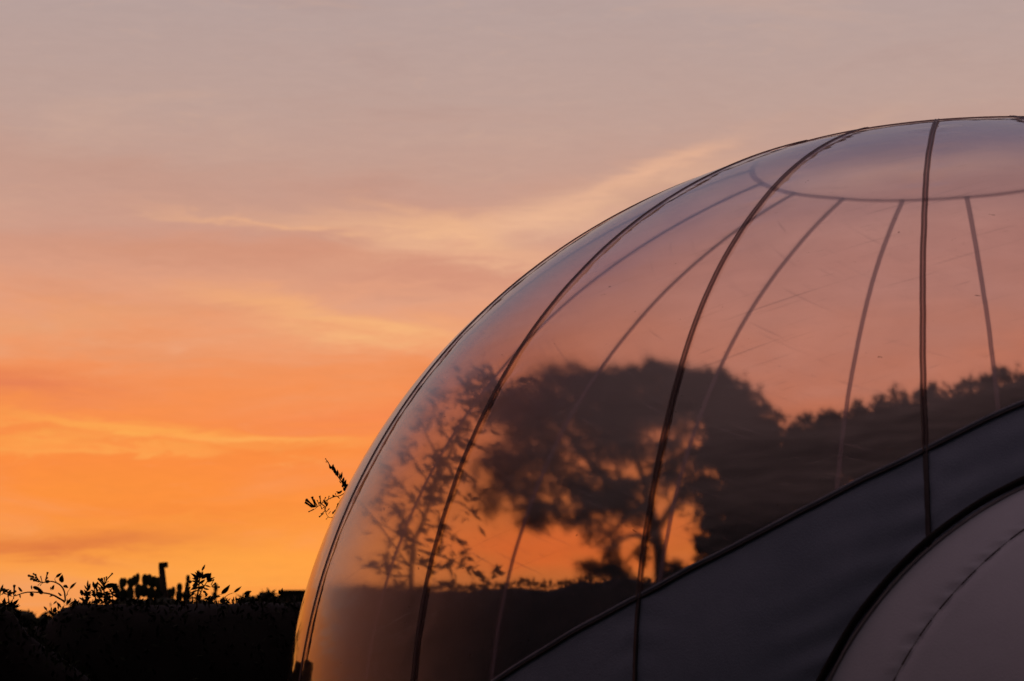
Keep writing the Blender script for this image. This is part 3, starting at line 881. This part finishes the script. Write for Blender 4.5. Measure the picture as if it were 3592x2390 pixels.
sprig(r, zc([(1300, 440), (1305, 370), (1315, 300), (1322, 240), (1330, 200)]), SY, .0035,
      zc([(1335, 196, 1357, 154), (1325, 240, 1312, 188), (1322, 240, 1290, 200), (1318, 250, 1265, 208), (1330, 235, 1345, 195), (1328, 240, 1396, 208), (1325, 245, 1305, 196), (1320, 260, 1270, 240), (1320, 270, 1262, 262),
          (1330, 250, 1375, 225), (1318, 275, 1280, 225), (1322, 250, 1325, 205), (1316, 285, 1265, 290), (1312, 300, 1265, 315), (1318, 280, 1360, 250), (1310, 320, 1258, 345), (1310, 310, 1350, 300)]))
sprig(r, zc([(1310, 380), (1335, 320), (1360, 280), (1375, 258)]), SY, .0025,
      zc([(1372, 260, 1420, 234), (1368, 268, 1412, 252), (1370, 262, 1395, 210), (1355, 290, 1395, 300), (1350, 300, 1330, 270), (1345, 310, 1385, 320), (1340, 325, 1370, 345), (1335, 335, 1310, 320)]),
      zc([(1395, 290, 1415, 250), (1400, 300, 1452, 302), (1400, 296, 1425, 275)]))
sprig(r, zc([(1230, 430), (1235, 350), (1240, 290), (1245, 250)]), SY, .0025, zc([(1244, 262, 1252, 222), (1242, 270, 1275, 262), (1240, 300, 1225, 320), (1240, 310, 1225, 350), (1238, 330, 1258, 300)]))
for q in range(22):
    x = rg2.uniform(1150, 1440); y = rg2.uniform(345, 400); a = rg2.uniform(0, 3.14); L = rg2.uniform(25, 48)
    sprig(r, [], SY, .001, zc([(x, y, x + L * math.cos(a), y - abs(L * math.sin(a)) * .8)]))
r = shoot('two_leaf_twig', 'low twig ending in two separate pointed leaves above the hedge', 530)
sprig(r, zc([(1420, 380), (1440, 358), (1465, 350)]), SY, .0014, zc([(1464, 350, 1520, 294)]))
sprig(r, zc([(1460, 390), (1510, 352), (1545, 340)]), SY, .0014, zc([(1545, 338, 1598, 300)]))
r = shoot('small_leaf_twig', 'short twig with broad leaves on the hedge close to the tent edge', 650)
sprig(r, zc([(1850, 400), (1855, 370), (1857, 345)]), SY, .0014, zc([(1858, 358, 1870, 304), (1856, 350, 1846, 325), (1880, 370, 1915, 338), (1620, 372, 1655, 326), (1612, 345, 1660, 330)]))

# ------------------------------------------------------------------ tall leafy shrub behind the tent's left side
TY = 10.6
r = thing('tall_shrub', 'tall slender leafy shrub behind the clear tent, one budding branch poking past its edge', 'shrub', (at(985, 1400, TY).x, TY, 0))
main = stem(r, [(at(985, 1400, TY).x, TY, -.05), (at(975, 1400, TY).x, TY, 1.2), at(955, 1345, TY), at(985, 1200, TY), at(1040, 1060, TY), at(1085, 960, TY), at(1125, 880, TY)], .016, .004, 8)
rg = random.Random(77)
br = [((975, 1260), (920, 1180), (880, 1160), 4), ((990, 1200), (930, 1120), (890, 1090), 9), ((1010, 1140), (960, 1060), (945, 1040), 8), ((1030, 1080), (985, 990), (1000, 930), 9),
      ((1050, 1030), (1010, 960), (1040, 910), 8), ((1085, 960), (1140, 950), (1160, 985), 9), ((1060, 1010), (1120, 1040), (1150, 1060), 8), ((1030, 1080), (1075, 1090), (1110, 1130), 8),
      ((1000, 1170), (1060, 1160), (1100, 1190), 9), ((985, 1210), (1040, 1230), (1085, 1275), 12), ((970, 1270), (1040, 1290), (1110, 1325), 14), ((965, 1300), (1010, 1310), (1050, 1300), 9),
      ((960, 1310), (910, 1290), (880, 1300), 4), ((965, 1280), (920, 1230), (870, 1205), 4), ((1105, 920), (1090, 890), (1050, 915), 7), ((1115, 900), (1140, 880), (1150, 915), 7),
      ((955, 1330), (900, 1325), (865, 1300), 4), ((1000, 1160), (940, 1180), (885, 1160), 7), ((1090, 950), (1150, 900), (1215, 885), 9)]
nleaf = 0
for a, b, c_, nl in br:
    dd = rg.uniform(-.25, .25)
    P = stem(r, [at(*a, TY), at(*b, TY + dd * .6), at(*c_, TY + dd)], .0045, .0015, 6, 'branch')
    for q in range(max(3, nl - 1)):
        f = rg.uniform(.2, 1.0); p = P[min(int(f * (len(P) - 1)), len(P) - 2)]
        tg = (P[-1] - P[0]).normalized()
        dr = (tg * .7 + Vector((rg.gauss(0, .6), rg.gauss(0, .5), rg.gauss(0, .55)))).normalized()
        add_leaf(r, p, dr, rg.uniform(.036, .068), rg.uniform(-1.5, 1.5)); nleaf += 1
for q in range(30):
    f = rg.uniform(.55, 1); p = main[min(int(f * (len(main) - 1)), len(main) - 1)]
    add_leaf(r, p, Vector((rg.gauss(0, .8), rg.gauss(0, .6), rg.gauss(.2, .6))), rg.uniform(.045, .08), rg.uniform(-1.5, 1.5))
foliage([(p, (.10, .12, .10), 12) for p in main[len(main) // 3::2]] + [(at(*c_, TY), (.085, .1, .085), 9) for a, b, c_, nl in br] + [(at(*b, TY), (.08, .1, .08), 8) for a, b, c_, nl in br], .05, 'small_leaves', r, 'leaf', 9)
# the branch that shows beyond the tent's edge
def z2(pts):            # points read on the enlarged left edge of the tent
    return [tuple(q[i] * .41432 + (918.7 if i % 2 else 656.2) for i in range(len(q))) for q in pts]
BY = 10.2
P = stem(r, [at(960, 1320, TY), at(880, 1210, BY + .1)] + [at(*q, BY) for q in z2([(400, 540), (345, 510), (325, 475), (300, 440), (268, 395), (245, 362), (228, 338)])], .004, .0012, 6, 'branch')
sprig(r, [], BY, .001, z2([(275, 415, 272, 372), (293, 430, 293, 390), (310, 450, 318, 404), (318, 470, 328, 432), (325, 485, 340, 446), (330, 490, 318, 458), (335, 505, 348, 470), (345, 495, 360, 468), (325, 490, 312, 478), (255, 390, 246, 366), (335, 515, 322, 488), (300, 520, 285, 515), (318, 508, 290, 530), (262, 398, 268, 360), (285, 428, 282, 395), (302, 448, 306, 412), (322, 476, 318, 440), (340, 500, 338, 462), (328, 495, 350, 480), (312, 470, 300, 452), (342, 512, 365, 490)]),
      z2([(232, 345, 225, 332), (240, 358, 236, 342), (246, 372, 240, 352), (236, 350, 228, 350)]), .01)
P = stem(r, [at(*q, BY) for q in z2([(345, 510), (310, 535), (270, 545), (235, 560), (205, 580), (180, 598), (150, 602)])], .002, .0009, 6, 'branch')
P = stem(r, [at(*q, BY) for q in z2([(180, 598), (160, 615), (132, 627)])], .001, .0007, 4, 'branch')
P = stem(r, [at(*q, BY) for q in z2([(235, 560), (228, 590), (225, 625), (240, 655), (262, 660)])], .0016, .0009, 6, 'branch')
P = stem(r, [at(*q, BY) for q in z2([(330, 530), (300, 575), (278, 620), (262, 640)])], .0016, .0009, 6, 'branch')
sprig(r, [], BY, .001, z2([(228, 590, 216, 560), (226, 600, 240, 575), (224, 610, 210, 598), (228, 625, 215, 610), (300, 580, 285, 590), (285, 605, 296, 590), (270, 630, 282, 612), (262, 640, 272, 622), (310, 560, 322, 545), (275, 545, 262, 530), (290, 540, 305, 555)]),
      z2([(160, 602, 112, 574), (165, 600, 118, 560), (170, 600, 150, 545), (180, 598, 160, 560), (200, 584, 192, 538), (215, 575, 225, 545), (240, 560, 244, 540), (250, 558, 255, 545), (150, 604, 118, 580), (160, 612, 130, 627), (190, 590, 178, 562),
          (225, 600, 190, 575), (224, 620, 200, 640), (215, 635, 190, 655), (228, 628, 245, 610), (240, 655, 228, 668), (255, 660, 270, 655), (240, 640, 252, 625), (205, 582, 215, 560), (195, 588, 205, 610), (262, 548, 268, 535), (284, 542, 280, 525)]), .01)

# ------------------------------------------------------------------ trees seen through the tent
def tree(name, label, trunk, limbs, blobs, Y, size, seed, core=0.0, r0=.09, group=None):
    x0 = at(trunk[0][0], 1400, Y).x
    root = thing(name, label, 'tree', (x0, Y, 0), group)
    stem(root, [(x0, Y, -.1), (x0, Y, 1.2)] + [at(x, y, Y) for x, y in trunk], r0, r0 * .55, 5, 'trunk')
    for L in limbs:
        dd = random.Random(seed + len(L) + int(L[-1][0])).uniform(-.5, .5)
        P = [at(x, y, Y + dd * i / len(L)) for i, (x, y) in enumerate(L)]
        stem(root, P, r0 * .40, r0 * .09, 5, 'limb')
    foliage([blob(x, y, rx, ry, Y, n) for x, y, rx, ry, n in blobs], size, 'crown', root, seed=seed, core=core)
    return root
tree('spreading_tree', 'spreading tree with a forked trunk and glowing gaps under its crown, seen through the tent', [(1530, 1340), (1524, 1260), (1512, 1200), (1496, 1140)],
     [[(1512, 1200), (1460, 1150), (1400, 1110), (1320, 1080), (1240, 1060)], [(1500, 1150), (1480, 1080), (1450, 1000), (1400, 930)], [(1520, 1230), (1570, 1150), (1610, 1090), (1660, 1030)],
      [(1496, 1140), (1530, 1060), (1560, 980), (1580, 920)], [(1460, 1150), (1430, 1170), (1380, 1180), (1330, 1190)], [(1400, 1110), (1340, 1040), (1290, 970), (1230, 920)],
      [(1524, 1260), (1470, 1240), (1430, 1260), (1395, 1300)], [(1240, 1060), (1190, 1110), (1150, 1170)], [(1505, 1170), (1450, 1200), (1420, 1235), (1370, 1270)], [(1480, 1120), (1420, 1140), (1360, 1150), (1300, 1195)], [(1520, 1240), (1550, 1190), (1585, 1160), (1600, 1110)], [(1380, 1180), (1330, 1210), (1290, 1215)], [(1515, 1215), (1490, 1255), (1450, 1300)]],
     [(1500, 950, 150, 85, 3900), (1400, 960, 130, 85, 3250), (1300, 985, 130, 90, 2340), (1220, 1050, 95, 85, 1495), (1620, 935, 110, 62, 2600), (1420, 1040, 140, 55, 1820), (1190, 950, 60, 40, 910),
      (1330, 900, 90, 40, 1170), (1420, 899, 80, 36, 1170), (1520, 882, 110, 30, 1170), (1600, 899, 90, 34, 1040), (1240, 960, 80, 50, 1170), (1170, 1130, 60, 80, 935), (1290, 1120, 110, 60, 1402), (1250, 1200, 50, 36, 935), (1380, 1150, 90, 50, 1159), (1450, 1140, 90, 50, 972),
      (1400, 1240, 60, 50, 363), (1390, 1310, 60, 34, 462), (1450, 1190, 60, 50, 617), (1340, 1195, 70, 45, 617), (1440, 1290, 40, 40, 286), (1560, 1090, 60, 60, 910), (1590, 1150, 35, 80, 462), (1480, 1290, 30, 40, 176), (1420, 1330, 70, 24, 550), (1570, 1320, 50, 30, 550)],
     24.5, .058, 5, 0.0, .085)
tree('dense_tree', 'dense dark round tree right of the forked trunk, seen through the tent', [(1715, 1340), (1712, 1250), (1705, 1150)], [[(1705, 1150), (1660, 1080), (1640, 1000)], [(1705, 1150), (1750, 1060), (1770, 1000)]],
     [(1695, 990, 85, 88, 2600), (1722, 1075, 92, 90, 2800), (1705, 1165, 82, 60, 1800), (1742, 1235, 86, 70, 2000), (1640, 1060, 44, 44, 700), (1628, 1128, 30, 34, 300), (1640, 1215, 34, 30, 260), (1650, 1170, 40, 40, 500), (1622, 1265, 26, 30, 200), (1672, 1250, 50, 50, 1100), (1700, 1290, 60, 50, 900), (1760, 1020, 66, 66, 2000), (1660, 930, 80, 50, 1600), (1780, 1110, 80, 100, 2600), (1780, 1220, 90, 100, 2200), (1672, 1310, 62, 50, 1100)], 20.5, .052, 6, .66, .07)
for i, (lab, bl, Y) in enumerate((
    ('low dark bushy tree in the dip of the tree line, seen through the tent', [(1880, 1040, 80, 76, 2600), (1850, 1080, 60, 70, 1600), (1930, 1040, 50, 78, 1600), (1890, 1150, 100, 110, 2600), (1880, 1260, 90, 90, 1500)], 18.5),
    ('bushy tree with ragged top left of the vertical front seam, seen through the tent', [(2010, 1020, 60, 80, 1900), (2075, 1000, 70, 84, 2400), (1975, 1040, 40, 86, 1000), (2040, 1120, 110, 110, 2600), (2040, 1230, 100, 100, 1400)], 17.5),
    ('tallest ragged tree of the tree line, right of the vertical front seam', [(2170, 985, 70, 84, 2400), (2240, 970, 60, 84, 2000), (2130, 1000, 50, 84, 1300), (2190, 1090, 120, 110, 2600), (2190, 1200, 100, 100, 1200)], 17.0),
    ('dark tree at the high end of the tree line, above the tent panel', [(2320, 955, 60, 88, 2200), (2390, 940, 70, 88, 2000), (2275, 965, 34, 86, 900), (2350, 1060, 110, 110, 2400), (2350, 1170, 100, 100, 1200), (2470, 960, 90, 120, 1500)], 16.5))):
    xs = bl[3][0]
    tree('bushy_tree', lab, [(xs, 1400), (xs + 4, 1250), (xs, 1150)], [[(xs, 1150), (xs - 40, 1080), (xs - 50, 1020)], [(xs, 1150), (xs + 40, 1070), (xs + 50, 1010)]], bl, Y, .048, 40 + i, .62, .06, 'tree line beyond the tent')
